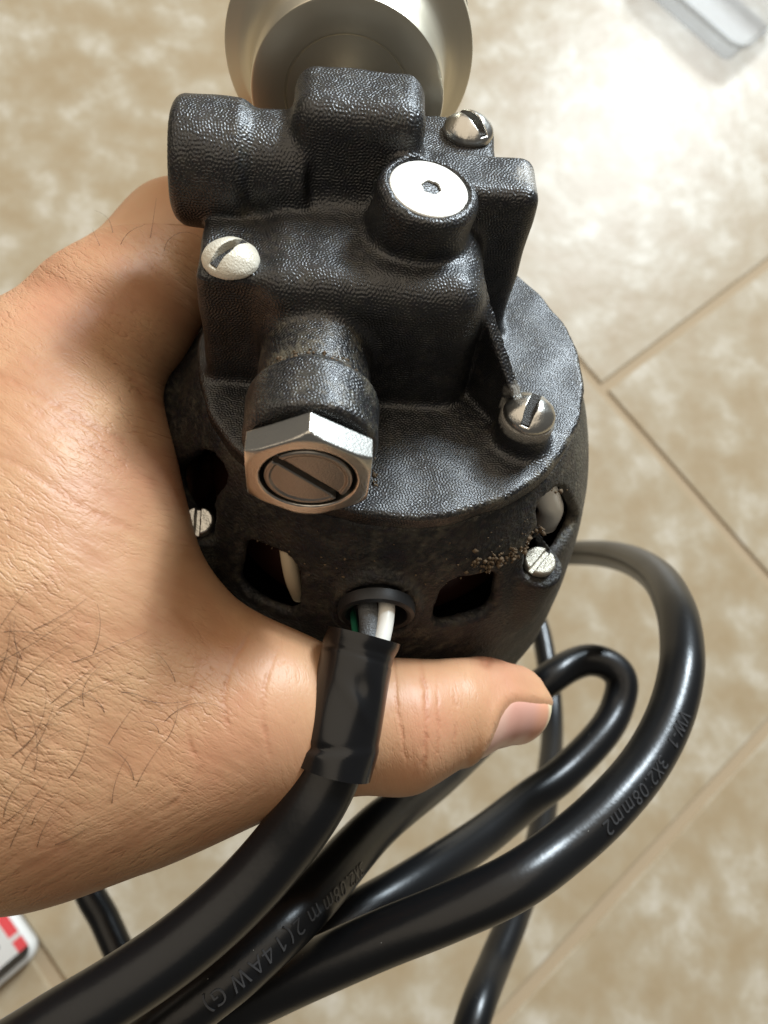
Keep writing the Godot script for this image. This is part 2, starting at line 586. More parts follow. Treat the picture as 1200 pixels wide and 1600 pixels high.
func bell_field(p: Vector3) -> float:
	var h := -p.y
	var rho := sqrt(p.x * p.x + p.z * p.z)
	var R := bell_radius(h)
	var d := (rho - R) * 0.86
	var an := atan2(p.x, p.z)
	# screw bosses
	for s in [[0.74, 43.2], [-0.91, 43.9]]:
		var c := Vector2(p.x - s[1] * sin(s[0]), p.z - s[1] * cos(s[0])).length()
		d = smin(d, rod(c, p.y + 29.5, 4.9, 9.4, 0.7), 2.4)
		d = smax(d, -rod(c, p.y + 14.3, 3.75, 6.0, 0.3), 0.5)
	d = smin(d, rod(Vector2(p.x + 22.0, p.z + 7.0).length(), p.y + 38.0, 28.0, 25.0, 7.0), 6.0)
	# collar round the cord hole
	var u := (an + 0.035) * 43.0
	var v := h - 19.0
	if absf(u) < 14.0:
		var l := sqrt(u * u + v * v)
		d = smin(d, rod(l, rho - R - 0.1, 8.0, 1.3, 0.6), 1.6)
	d = maxf(d, -(rho - R + 2.7) * 0.86)
	if absf(u) < 14.0 and rho > 25.0:
		d = smax(d, 6.2 - sqrt(u * u + v * v), 0.4)
	for f in [[15.6, 20.4, 6.0, 5.6, -0.10], [-22.0, 20.6, 6.2, 6.8, 0.08], [39.8, 15.6, 5.0, 8.2, 0.42], [-44.5, 15.0, 5.2, 7.6, -0.42], [80.0, 18.0, 6.0, 6.5, 0.0], [-85.0, 18.0, 6.0, 6.5, 0.0]]:
		var b: float = wrapf(an - f[0] / 43.0, -PI, PI) * 43.0
		var c: float = h - f[1]
		if absf(b) < 14.0 and rho > 25.0:
			var qx: float = absf(b - f[4] * c) - f[2] - 0.06 * c + 3.3
			var qy: float = absf(c - 0.10 * b * signf(f[0])) - f[3] + 3.3
			var dv := Vector2(maxf(qx, 0.0), maxf(qy, 0.0)).length() + minf(maxf(qx, qy), 0.0) - 3.3
			d = smax(d, -dv, 1.5)
	return maxf(d, p.y + 3.2) + wobble(p) * 0.6

func bell_tint(p: Vector3, n: Vector3) -> Color:
	var an := atan2(p.x, p.z)
	var a := 0.75
	a += 2.4 * clampf((an - 0.78) * 2.2, 0.0, 1.6) * float(an < 2.5)
	a += 0.9 * exp(-pow((p.y + 10.5) / 3.0, 2.0)) * exp(-pow((an - 0.45) / 0.35, 2.0))
	a += 0.7 * exp(-pow((an - 0.17) / 0.06, 2.0))
	var c := dusty(p, n, a, 0.5 * clampf((an - 0.82) * 2.6, 0.0, 1.0) * float(an < 2.6))
	var warm := clampf(blotch.get_noise_3dv(p * 0.07 + Vector3(9, 3, 1)) + 0.1, 0.0, 1.0)
	return c.lerp(Color(0.036, 0.027, 0.020), 0.7 * warm)

func dome_screw_field(p: Vector3) -> float:   # head radius 4, height 2.4, slotted
	var d := smax((p - Vector3(0, -1.9, 0)).length() - 4.75, Vector2(p.x, p.z).length() - 4.05, 0.3)
	d = maxf(d, -p.y)
	var slot := maxf(absf(p.x) - 0.72 - 0.10 * sin(p.z * 1.3 + 0.4), 0.95 - p.y + 0.12 * sin(p.z * 2.1))
	return smax(d, -slot, 0.12) + 0.04 * sin(p.x * 2.3 + p.z) * sin(p.z * 1.7)

func pan_screw_field(p: Vector3) -> float:   # head radius 3, height 1.9, slotted
	var d := rod(Vector2(p.x, p.z).length(), p.y - 0.95, 3.0, 0.95, 0.55)
	var slot := maxf(absf(p.x) - 0.48, 0.8 - p.y)
	return smax(d, -slot, 0.2) + 0.03 * sin(p.x * 3.1 + p.z) * sin(p.z * 2.7)

func nut_field(p: Vector3) -> float:   # across flats 18.4; axis z, face at z = 4.4
	var d := -1e9
	for k in 3:
		var a := PI / 3.0 * k
		d = maxf(d, absf(p.x * cos(a) + p.y * sin(a)) - 9.15)
	var r := Vector2(p.x, p.y).length()
	d = smax(d, absf(p.z - 2.2) - 2.2, 0.25)
	d = smax(d, (r - 9.35 + (p.z - 4.4) * 1.75) * 0.5, 0.15)
	return smax(d, 7.15 - r, 0.2)

func plug_field(p: Vector3) -> float:   # slotted plug in the nut; axis z, face at z = 3.6
	var r := Vector2(p.x, p.y).length()
	var d := rod(r, p.z, 6.55, 3.9, 0.35)
	d = smax(d, -rod(r, p.z - 4.3, 5.6, 0.62, 0.1), 0.2)
	var c := cos(deg_to_rad(-42.0))
	var s := sin(deg_to_rad(-42.0))
	return smax(d, -maxf(absf(-p.x * s + p.y * c) - 0.62, 2.3 - p.z), 0.15)

func build_motor():
	var root := thing("gear_motor", "black electric gear motor with slotted hex nut and metal pulley, held in a hand", "motor", held)
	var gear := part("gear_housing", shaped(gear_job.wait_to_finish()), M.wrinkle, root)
	gear.set_meta("label", "black wrinkle painted cast gear housing")
	part("end_bell", shaped(bell_job.wait_to_finish()), M.bell, root)
	part("motor_body", lathe(PackedVector2Array([Vector2(48.6, -63.0), Vector2(48.6, -104), Vector2(45, -108), Vector2(0.01, -108)]), 64), M.dark, root)
	# screws
	var dome := shaped(nets(dome_screw_field, Vector3(-4.6, -0.6, -4.6), Vector3(4.6, 3.6, 4.6), 0.18, null, null))
	var pan := shaped(nets(pan_screw_field, Vector3(-3.4, -0.5, -3.4), Vector3(3.4, 2.4, 3.4), 0.17, null, null))
	var slot_box := BoxMesh.new()
	slot_box.size = Vector3(1.9, 0.3, 6.6) * MM
	for s in [
		[dome, Vector3(21.9, 6.5, 18.2), -22.0, M.steel, "domed screw with a chewed bright slot"],
		[dome, Vector3(-28.0, 23.3, 5.6), -38.0, M.cream, "domed screw head with worn cream coating"],
		[dome, Vector3(9.9, 28.9, -26.0), 36.0, M.steel, "domed screw head with dark slot"],
		[pan, Vector3(43.2 * sin(0.74), -20.3, 43.2 * cos(0.74)), -40.0, M.brass, ""],
		[pan, Vector3(43.9 * sin(-0.91), -20.3, 43.9 * cos(-0.91)), 4.0, M.steel, ""]]:
		var o := part("screw", s[0], s[3], root)
		o.position = s[1] * MM
		o.rotation.y = deg_to_rad(s[2])
		if s[4]: o.set_meta("label", s[4])
		if s[0] == dome:
			o.scale = Vector3.ONE * 1.1
		if s[0] == dome and s[3] == M.steel:
			pass
		if s[0] == dome:
			part("slot_floor", slot_box, M.slot, o).position.y = 1.12 * MM
		if s[0] == dome and s[3] == M.steel:
			part("shank", lathe(PackedVector2Array([Vector2(3.9, 0.3), Vector2(3.9, -0.3), Vector2(3.3, -0.7), Vector2(3.6, -1.2), Vector2(3.2, -3)]), 28), s[3], o)
	# hex nut and slotted plug
	var nut := part("hex_nut", shaped(nets(nut_field, Vector3(-11.5, -11.5, -0.6), Vector3(11.5, 11.5, 5.2), 0.3, null, null)), M.nut, root)
	nut.position = Vector3(-14.3, 10.7, 32.7) * MM
	nut.rotation.z = deg_to_rad(0.0)
	var plug := part("slotted_plug", shaped(nets(plug_field, Vector3(-7.4, -7.4, -4.6), Vector3(7.4, 7.4, 4.8), 0.24, null, null)), M.plug, root)
	plug.position = Vector3(-14.3, 10.7, 33.1) * MM
	# white disc with a worn patch in its middle
	var st := SurfaceTool.new()
	st.begin(Mesh.PRIMITIVE_TRIANGLES)
	st.set_smooth_group(-1)
	var n := 72
	for i in n:
		var ring := []
		for k in [i, i + 1]:
			var a: float = TAU * (k % n) / n
			var hex: float = 1.5 / maxf(0.5, cos(wrapf(a + 0.3, -PI / 6, PI / 6))) * 0.95 + 0.14 * grain.get_noise_1d((k % n) * 0.9)
			var inner := Vector3(0.35 + hex * cos(a), 0.0, -0.35 + hex * sin(a))
			var outer := Vector3(6.2 * cos(a), 0.0, 6.2 * sin(a))
			ring.append([inner + Vector3(0, -0.2, 0), inner + Vector3(0, 0.12, 0), inner.lerp(outer, 0.97) + Vector3(0, 0.16, 0), outer + Vector3(0, 0.02, 0), outer + Vector3(0, -0.2, 0)])
		for e in 4:
			for v in [ring[0][e], ring[1][e + 1], ring[1][e], ring[0][e], ring[0][e + 1], ring[1][e + 1]]:
				st.add_vertex(v * MM)
	st.generate_normals()
	var disc := part("label_disc", st.commit(), M.label, root)
	var up := Vector3(0.11, 0.99, 0.07).normalized()
	var xx := (Vector3.RIGHT - up * up.x).normalized()
	disc.transform = Transform3D(Basis(xx, up, xx.cross(up)), (Vector3(1.7, 33.6, -2.4) - up * 0.48) * MM)
	# pulley on the output shaft
	var back := Transform3D(Basis(Vector3(1, 0, 0), Vector3(0, 0, 1), Vector3(0, -1, 0)), Vector3(-11.3, 27.2, -35.2))
	var pul := part("pulley", lathe(PackedVector2Array([Vector2(0.01, -0.6), Vector2(10.9, -0.6), Vector2(11.0, -0.75), Vector2(11.3, -0.75), Vector2(11.45, -0.35), Vector2(16.8, 0.0), Vector2(17.2, -0.15), Vector2(17.35, -0.5), Vector2(17.5, -6.0), Vector2(17.9, -8.6), Vector2(18.6, -10.4), Vector2(19.6, -11.6), Vector2(21.0, -12.6), Vector2(22.9, -13.4), Vector2(23.3, -13.7), Vector2(23.4, -14.2), Vector2(23.35, -16.4), Vector2(22.8, -16.9), Vector2(19, -19.5), Vector2(16, -21), Vector2(16, -24), Vector2(20, -26), Vector2(23.2, -28), Vector2(23.4, -31), Vector2(22.5, -32), Vector2(0.01, -32)]), 128, back), M.pulley, root)
	part("shaft", lathe(PackedVector2Array([Vector2(5, 14), Vector2(5, 0)]), 32, back), M.steel, pul)
	# copper winding and its leads, seen through the vents
	var prof := PackedVector2Array()
	for i in 61:
		var a := PI * float(i) / 60.0
		prof.append(Vector2(31.0 + 5.5 * sin(a) + 0.22 * sin(i * PI), -30.0 + 13.0 * cos(a)))
	var wind := PackedVector2Array()
	for i in 121:
		var a := PI * float(i) / 120.0
		wind.append(Vector2(30.0 + (6.0 + (0.28 if i % 2 else 0.0)) * sin(a), -30.0 + 14.0 * cos(a)))
	part("copper_winding", lathe(wind, 72), M.copper, root)
	part("rotor", lathe(PackedVector2Array([Vector2(12, -6), Vector2(29.8, -18), Vector2(29.8, -60)]), 48), M.dark, root)
	for w in [
		[[Vector3(-18.4, -9.5, 31.5), Vector3(-17.4, -15.5, 35.4), Vector3(-16.6, -21, 36.8), Vector3(-15.4, -28, 36.6)], 1.5, M.tan_wire],
		[[Vector3(27.5, -8, 21.0), Vector3(30.5, -14, 21.0), Vector3(33.0, -20, 19.4), Vector3(34, -27, 18)], 2.5, M.white_wire]]:
		var pts := PackedVector3Array()
		for v in w[0]: pts.append(v)
		var rr: float = w[1]
		part("lead_wire", tube(spline(pts, 0.6), func(_i, _a): return rr, 18), w[2], root)
	part("grommet", lathe(PackedVector2Array([Vector2(5.3, -3.2), Vector2(5.3, 1.0), Vector2(5.5, 1.5), Vector2(6.1, 1.7), Vector2(6.7, 1.4), Vector2(6.9, 0.6), Vector2(6.9, -0.6)]), 48,
		Transform3D(Basis(Vector3(1, 0, 0), Vector3(-0.035, -0.0, 1.0).normalized(), Vector3(0, -1, 0)), Vector3(-1.5, -19.0, bell_radius(19.0) + 0.3))), M.rubber, root)
	# crumbs of dirt
	var ds := SurfaceTool.new()
	ds.begin(Mesh.PRIMITIVE_TRIANGLES)
	var r := RandomNumberGenerator.new()
	r.seed = 21
	for i in 230:
		var a := r.randf()
		var an := lerpf(0.36, 0.86, a) + r.randfn(0.0, 0.03)
		var y := -11.0 - 3.0 * sin(a * 2.2) + r.randfn(0.0, 0.9)
		var size := absf(r.randfn(0.24, 0.14)) + 0.09
		if i > 150:
			an = r.randf_range(-0.6, 0.9)
			y = r.randf_range(-15.0, -6.0)
			size *= 0.45
		crumb(ds, settle(bell_field, Vector3(sin(an), 0, cos(an)) * bell_radius(-y) + Vector3(0, y, 0)), size, r)
	for i in 90:
		var p := Vector3(-4.0 + r.randfn(0, 0.5), r.randf_range(0.0, 9.0), 28.5 + r.randfn(0, 1.3))
		if i > 45: p = Vector3(-14.3 + r.randf_range(-7, 8), 19.0, 20.6 + r.randfn(0, 0.7))
		crumb(ds, settle(gear_field, p), absf(r.randfn(0.17, 0.09)) + 0.06, r)
	ds.generate_normals()
	part("dirt", ds.commit(), M.dirt, root, "stuff")

func settle(field: Callable, p: Vector3) -> Vector3:
	for i in 3:
		var d: float = field.call(p)
		var g := Vector3(field.call(p + Vector3(0.3, 0, 0)) - d, field.call(p + Vector3(0, 0.3, 0)) - d, field.call(p + Vector3(0, 0, 0.3)) - d).normalized()
		p -= g * d * 0.95
	return p

func crumb(st: SurfaceTool, p: Vector3, s: float, r: RandomNumberGenerator):
	var v := []
	for d in [Vector3.UP, Vector3.DOWN, Vector3.LEFT, Vector3.RIGHT, Vector3.FORWARD, Vector3.BACK]:
		v.append((p + d * s * r.randf_range(0.6, 1.4) + Vector3(r.randf(), r.randf(), r.randf()) * s * 0.4) * MM)
	for f in [[0, 2, 4], [0, 4, 3], [0, 3, 5], [0, 5, 2], [1, 4, 2], [1, 3, 4], [1, 5, 3], [1, 2, 5]]:
		for o in f: st.add_vertex(v[o])

# ---------------------------------------------------------------- hand
const CREASES := [   # deeper folds: points in millimetres of the skin's own plane, then depth and half width
	[[77.0, 52.0], [76.2, 46.0], [76.8, 40.0], [77.8, 33.0], 0.55, 0.30],
	[[82.6, 52.5], [82.2, 46.0], [82.6, 40.0], [83.2, 32.0], 0.5, 0.28],
	[[86.6, 50.5], [87.2, 46.0], [86.8, 41.0], [86.2, 36.0], [85.2, 31.0], 0.6, 0.42],
	[[89.6, 48.0], [89.2, 43.0], [88.4, 37.0], [86.8, 32.0], 0.45, 0.30],
	[[72.0, 50.0], [71.8, 44.0], [72.6, 36.0], 0.35, 0.3],
	[[92.4, 45.0], [92.2, 40.0], [91.0, 35.0], 0.4, 0.3],
	[[97.5, 48.0], [99.5, 46.8], [102.0, 47.2], [104.5, 46.0], 0.9, 0.5],
	[[60.0, 60.0], [57.0, 55.0], [56.0, 50.0], [57.0, 44.0], 0.45, 0.4],
	[[64.5, 58.0], [62.0, 52.0], [61.5, 46.0], [62.5, 39.0], 0.4, 0.4],
	[[53.0, 57.0], [51.0, 51.0], [51.0, 45.0], [53.0, 40.0], 0.4, 0.4],
	[[48.5, 82.0], [44.0, 86.0], [37.0, 92.0], [28.0, 99.0], 0.4, 0.5],
	[[45.0, 90.0], [38.0, 94.0], [28.0, 101.0], [18.0, 107.0], 0.4, 0.5],
	[[46.0, 76.0], [40.0, 80.0], [30.0, 88.0], [18.0, 95.0], 0.35, 0.5],
	[[46.0, 98.0], [42.0, 101.0], [40.0, 107.0], 0.5, 0.5],
	[[46.0, 35.0], [50.0, 38.0], [53.0, 42.0], 0.3, 0.4]]
const SKIN_SIZE := 1800

func folds(lines: FastNoiseLite, cellular: FastNoiseLite, across: float, along: float, shift: float) -> float:
	# long lozenges of skin parted by thin furrows, finer ones inside them, and a slow swell
	var bend := 0.7 * lines.get_noise_2d(across * 0.09 + shift, along * 0.09)
	var a := cellular.get_noise_2d(across * 0.95 + bend + shift, along * 0.15) + 1.0
	var b := cellular.get_noise_2d(across * 1.8 - bend, along * 0.7 + shift) + 1.0
	var strong := clampf(0.55 + 0.7 * lines.get_noise_2d(across * 0.05, along * 0.05 + shift), 0.1, 1.0)
	return 0.36 * strong * smoothstep(0.0, 0.2, a) + 0.15 * strong * smoothstep(0.0, 0.3, b) + 0.16 * lines.get_noise_2d(across * 0.34, along * 0.07 + shift) - 0.32

func skin_relief() -> Array:   # height and tone of the skin, computed over the hand's own plane
	var n := SKIN_SIZE
	var lines := FastNoiseLite.new()
	lines.noise_type = FastNoiseLite.TYPE_SIMPLEX
	lines.frequency = 1.0
	lines.seed = 5
	var cellular := FastNoiseLite.new()
	cellular.noise_type = FastNoiseLite.TYPE_CELLULAR
	cellular.cellular_return_type = FastNoiseLite.RETURN_DISTANCE2_SUB
	cellular.frequency = 1.0
	cellular.seed = 9
	var h := PackedFloat32Array()
	h.resize(n * n)
	var step := UVSPAN / n
	for y in n:
		var v := (y + 0.5) * step
		if v > 135.0: break
		for x in n:
			var u := (x + 0.5) * step
			if u > 112.0: break
			var wt := smoothstep(52.0, 68.0, u) * smoothstep(64.0, 54.0, v)
			var wc := smoothstep(46.0, 30.0, v) * (1.0 - wt)
			var wa := 1.0 - wt - wc
			var s := 0.0
			if wa > 0.02:   # folds that run from the knuckle of the index finger towards the thumb
				s += wa * folds(lines, cellular, 0.66 * u + 0.75 * v, 0.75 * u - 0.66 * v, 0.0)
			if wt > 0.02:   # folds across the thumb
				s += wt * 0.4 * folds(lines, cellular, u + 0.12 * v, v - 0.1 * u, 40.0)
			if wc > 0.02:   # folds along the lower edge
				s += wc * folds(lines, cellular, -0.38 * u + 0.92 * v, 0.92 * u + 0.38 * v, 80.0)
			h[y * n + x] = s
	for c in CREASES:
		var m: int = c.size() - 2
		var curve := Curve2D.new()
		for i in m:
			var p := Vector2(c[i][0], c[i][1])
			var a := Vector2(c[maxi(i - 1, 0)][0], c[maxi(i - 1, 0)][1])
			var b := Vector2(c[mini(i + 1, m - 1)][0], c[mini(i + 1, m - 1)][1])
			curve.add_point(p, -(b - a) / 6.0, (b - a) / 6.0)
		curve.bake_interval = step
		var pts := curve.get_baked_points()
		var w: float = c[m + 1]
		var reach := int(ceil(w * 2.6 / step))
		var low := {}
		for k in pts.size():
			var q := pts[k] + Vector2(0.25, 0.1) * lines.get_noise_2d(pts[k].x * 0.5, pts[k].y * 0.5)
			var ends := smoothstep(0.0, 0.2, float(k) / pts.size()) * smoothstep(1.0, 0.75, float(k) / pts.size())
			var depth: float = 0.7 * c[m] * ends * (0.75 + 0.5 * lines.get_noise_2d(pts[k].x * 0.3 + 7.0, pts[k].y * 0.3))
			for dy in range(-reach, reach + 1):
				for dx in range(-reach, reach + 1):
					var at := int(q.y / step + dy) * n + int(q.x / step + dx)
					if at < 0 or at >= n * n: continue
					var f := depth * exp(-(dx * dx + dy * dy) * step * step / (w * w))
					if f > low.get(at, 0.0): low[at] = f
		for at in low: h[at] -= low[at]
	var bytes := PackedByteArray()
	bytes.resize(n * n)
	var tone := PackedByteArray()
	tone.resize(n * n * 3)
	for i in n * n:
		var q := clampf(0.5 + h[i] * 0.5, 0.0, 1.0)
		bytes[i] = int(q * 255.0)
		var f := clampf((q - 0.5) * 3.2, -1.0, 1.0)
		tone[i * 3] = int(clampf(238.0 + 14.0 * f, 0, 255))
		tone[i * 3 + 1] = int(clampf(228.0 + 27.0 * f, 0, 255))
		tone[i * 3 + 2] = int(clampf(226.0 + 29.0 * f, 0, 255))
	return [Image.create_from_data(n, n, false, Image.FORMAT_L8, bytes), Image.create_from_data(n, n, false, Image.FORMAT_RGB8, tone)]

var bone_a := PackedVector3Array()
var bone_b := PackedVector3Array()
var bone_r := PackedVector2Array()
var bone_k := PackedFloat32Array()
var ridge := PackedVector3Array()
var nail_mid := (Vector3(15.1, -36.6, 54.4) + Vector3(36.6, -48.9, 49.8)) * 0.5 + (Vector3(0, 0.616, 0.895)).normalized() * 6.0
var dorsal := Vector3(-0.0813, 0.8367, 0.5416)
var hand_u := Vector3(0.98814, 0.13951, -0.06725)
var hand_v := Vector3(-0.13183, 0.52976, -0.83808)

func bone(a: Vector3, b: Vector3, ra: float, rb: float, k: float):
	bone_a.append(a)
	bone_b.append(b)
	bone_r.append(Vector2(ra, rb))
	bone_k.append(k)

func lay_bones():
	bone(Vector3(27.9, -44.3, 50.6), Vector3(20.8, -39.4, 52.2), 7.8, 7.7, 4)
	bone(Vector3(20.8, -39.4, 52.2), Vector3(13.5, -35.9, 55.8), 7.7, 9, 4)
	bone(Vector3(13.5, -35.9, 55.8), Vector3(3.9, -34.2, 59.1), 9, 11.3, 4)
	bone(Vector3(3.9, -34.2, 59.1), Vector3(-9.2, -31.8, 59.9), 11.3, 11.7, 4)
	bone(Vector3(-9.2, -31.8, 59.9), Vector3(-22.7, -30, 59.7), 11.7, 14, 4)
	bone(Vector3(-22.7, -30, 59.7), Vector3(-39.9, -31.4, 63.1), 14, 17, 7)
	bone(Vector3(-39.9, -31.4, 63.1), Vector3(-59.9, -32, 64.6), 17, 21, 7)
	bone(Vector3(-59.9, -32, 64.6), Vector3(-82.5, -28.5, 57.6), 21, 26, 7)
	bone(Vector3(-82.5, -28.5, 57.6), Vector3(-112.9, -36.3, 55.9), 26, 32, 7)
	bone(Vector3(-71.5, -14.8, 6.8), Vector3(-57.5, -6.3, -9.8), 14, 12, 6)
	bone(Vector3(-57.5, -6.3, -9.8), Vector3(-44.1, -5.8, -32.6), 12, 11, 6)
	bone(Vector3(-44.1, -5.8, -32.6), Vector3(-36.3, -21.1, -57.6), 11, 10, 6)
	bone(Vector3(-36.3, -21.1, -57.6), Vector3(-28, -28, -48.5), 10, 9.5, 6)
	bone(Vector3(-28, -28, -48.5), Vector3(9.6, -28, -54.2), 9.5, 8.5, 6)
	bone(Vector3(-52.2, -6.8, -10), Vector3(-60.6, -11.1, 2.7), 10, 9.5, 8)
	bone(Vector3(-60.6, -11.1, 2.7), Vector3(-60.7, -13.1, 15), 9.5, 10, 8)
	bone(Vector3(-60.7, -13.1, 15), Vector3(-61.9, -16.5, 27.4), 10, 10.5, 8)
	bone(Vector3(-61.9, -16.5, 27.4), Vector3(-54.7, -20.6, 38.5), 10.5, 11, 8)
	bone(Vector3(-54.7, -20.6, 38.5), Vector3(-38.9, -25.8, 48.9), 11, 11.5, 8)
	bone(Vector3(-38.9, -25.8, 48.9), Vector3(-22.7, -30, 59.7), 11.5, 14, 8)
	bone(Vector3(-44.1, -5.8, -32.6), Vector3(-52.2, -6.8, -10), 11, 10, 8)
	bone(Vector3(-65, -12.4, 11.4), Vector3(-63.1, -16.1, 28.5), 16, 20, 12)
	bone(Vector3(-63.1, -16.1, 28.5), Vector3(-59.2, -21, 45.9), 20, 22, 12)
	bone(Vector3(-59.2, -21, 45.9), Vector3(-59.9, -32, 64.6), 22, 21, 12)
	bone(Vector3(-71.5, -14.8, 6.8), Vector3(-65, -12.4, 11.4), 14, 16, 10)
	bone(Vector3(-86.1, -21.4, 16.6), Vector3(-86.8, -24.2, 35.7), 22, 28, 12)
	bone(Vector3(-86.8, -24.2, 35.7), Vector3(-82.5, -28.5, 57.6), 28, 26, 12)
	bone(Vector3(-65, -12.4, 11.4), Vector3(-86.1, -21.4, 16.6), 16, 22, 12)
	bone(Vector3(-63.1, -16.1, 28.5), Vector3(-86.8, -24.2, 35.7), 20, 28, 12)
	bone(Vector3(-59.2, -21, 45.9), Vector3(-39.9, -31.4, 63.1), 22, 17, 12)
	bone(Vector3(-60.2, -36.5, 8.8), Vector3(-62.9, -50.9, 30.6), 16, 20, 12)
	bone(Vector3(-62.9, -50.9, 30.6), Vector3(-59.9, -32, 64.6), 20, 21, 12)
	bone(Vector3(-60.2, -36.5, 8.8), Vector3(-63.1, -16.1, 28.5), 16, 20, 12)
	bone(Vector3(-60.2, -36.5, 8.8), Vector3(-57.1, -50, -10.1), 16, 11, 8)
	bone(Vector3(-57.1, -50, -10.1), Vector3(-36.6, -50, -43.7), 11, 10, 8)
	bone(Vector3(-36.6, -50, -43.7), Vector3(9.7, -50, -55.1), 10, 9, 8)
	bone(Vector3(-60.2, -36.5, 8.8), Vector3(-57.1, -68, -10.1), 16, 11, 8)
	bone(Vector3(-57.1, -68, -10.1), Vector3(-36.6, -70, -43.7), 11, 10, 8)
	bone(Vector3(-36.6, -70, -43.7), Vector3(4.9, -70, -55.8), 10, 9, 8)
	bone(Vector3(-62.9, -50.9, 30.6), Vector3(-57.8, -85, -5.1), 20, 10, 8)
	bone(Vector3(-57.8, -85, -5.1), Vector3(-42.9, -88, -36), 10, 9, 8)
	bone(Vector3(-42.9, -88, -36), Vector3(-4.9, -90, -55.8), 9, 8, 8)
	var frame := nail_frame()
	var made := PackedVector3Array()
	for k in 41:
		var a := float(k) / 40.0
		# along one side, round the root, back along the other side
		var w := -1.0 if a < 0.3 else 1.0 if a > 0.7 else -cos((a - 0.3) / 0.4 * PI)
		var s := 0.92 - a / 0.3 * 0.62 if a < 0.3 else 0.92 - (1.0 - a) / 0.3 * 0.62 if a > 0.7 else 0.30 - 0.34 * sin((a - 0.3) / 0.4 * PI)
		var an := w * NAIL_HALF * 1.04
		var dir: Vector3 = frame.y * cos(an) + frame.z * sin(an)
		var c := nail_a.lerp(nail_b, s)
		made.append(settle_to(c, dir, hand_field) - dir * 0.72)
	ridge = made

var nail_a := Vector3(15.1, -36.6, 54.4)
var nail_b := Vector3(36.6, -48.9, 49.8)
const NAIL_HALF := 0.96
func nail_frame() -> Basis:
	var along := (nail_b - nail_a).normalized()
	var out := (Vector3(0, 0.616, 0.895) - along * along.dot(Vector3(0, 0.616, 0.895))).normalized()
	return Basis(along, out, along.cross(out))

func hand_field(p: Vector3) -> float:
	var d := 1e3
	for i in bone_a.size():
		var pa := p - bone_a[i]
		var rr := bone_r[i]
		if i > 0 and pa.length_squared() > 8100.0 and d < 30.0:
			continue
		var ba := bone_b[i] - bone_a[i]
		var h := clampf(pa.dot(ba) / maxf(ba.length_squared(), 1e-6), 0.0, 1.0)
		d = smin(d, (pa - ba * h).length() - lerpf(rr.x, rr.y, h), bone_k[i])
	if ridge.size() and (p - nail_mid).length_squared() < 190.0:
		d = smin(d, nail_ridge(p), 1.3)
	return d

func skin_uv(p: Vector3) -> Vector2:
	return Vector2(p.dot(hand_u) - UV0.x, p.dot(hand_v) - UV0.y) / UVSPAN

const UV0 := Vector2(-87.0, -106.1)
const UVSPAN := 160.0

func nail_ridge(p: Vector3) -> float:   # the fold of skin round the nail
	var d := 1e3
	for i in range(1, ridge.size()):
		var ba := ridge[i] - ridge[i - 1]
		var h := clampf((p - ridge[i - 1]).dot(ba) / ba.length_squared(), 0.0, 1.0)
		d = minf(d, (p - ridge[i - 1] - ba * h).length())
	return d - 1.15

func skin_tint(p: Vector3, n: Vector3) -> Color:
	var u := p.dot(hand_u)
	var v := p.dot(hand_v)
	var c := Color(0.62, 0.392, 0.218)
	var su := u - UV0.x
	var sv := v - UV0.y
	var b := blotch.get_noise_3dv(p * 0.045) * 0.6 + grain.get_noise_3dv(p * 0.22) * 0.25
	c = c.lerp(Color(0.585, 0.325, 0.178), clampf(0.35 + b, 0.0, 1.0) * 0.8)
	var flush := 0.8 * exp(-((su - 87.0) * (su - 87.0) + (sv - 41.0) * (sv - 41.0)) / 40.0) + 0.9 * exp(-((su - 104.0) * (su - 104.0) + (sv - 46.0) * (sv - 46.0)) / 60.0)
	flush += 0.6 * exp(-((su - 44.0) * (su - 44.0) + (sv - 88.0) * (sv - 88.0)) / 50.0) + 0.6 * exp(-((su - 60.0) * (su - 60.0) + (sv - 44.0) * (sv - 44.0)) / 80.0)
	flush += 0.7 * exp(-((su - 28.0) * (su - 28.0) + (sv - 118.0) * (sv - 118.0)) / 150.0) + 0.9 * maxf(0.0, grain.get_noise_3dv(p * 0.12 + Vector3(5, 0, 0)) - 0.35)
	c = c.lerp(Color(0.60, 0.275, 0.175), clampf(flush, 0.0, 1.0) * 0.55)
	return c

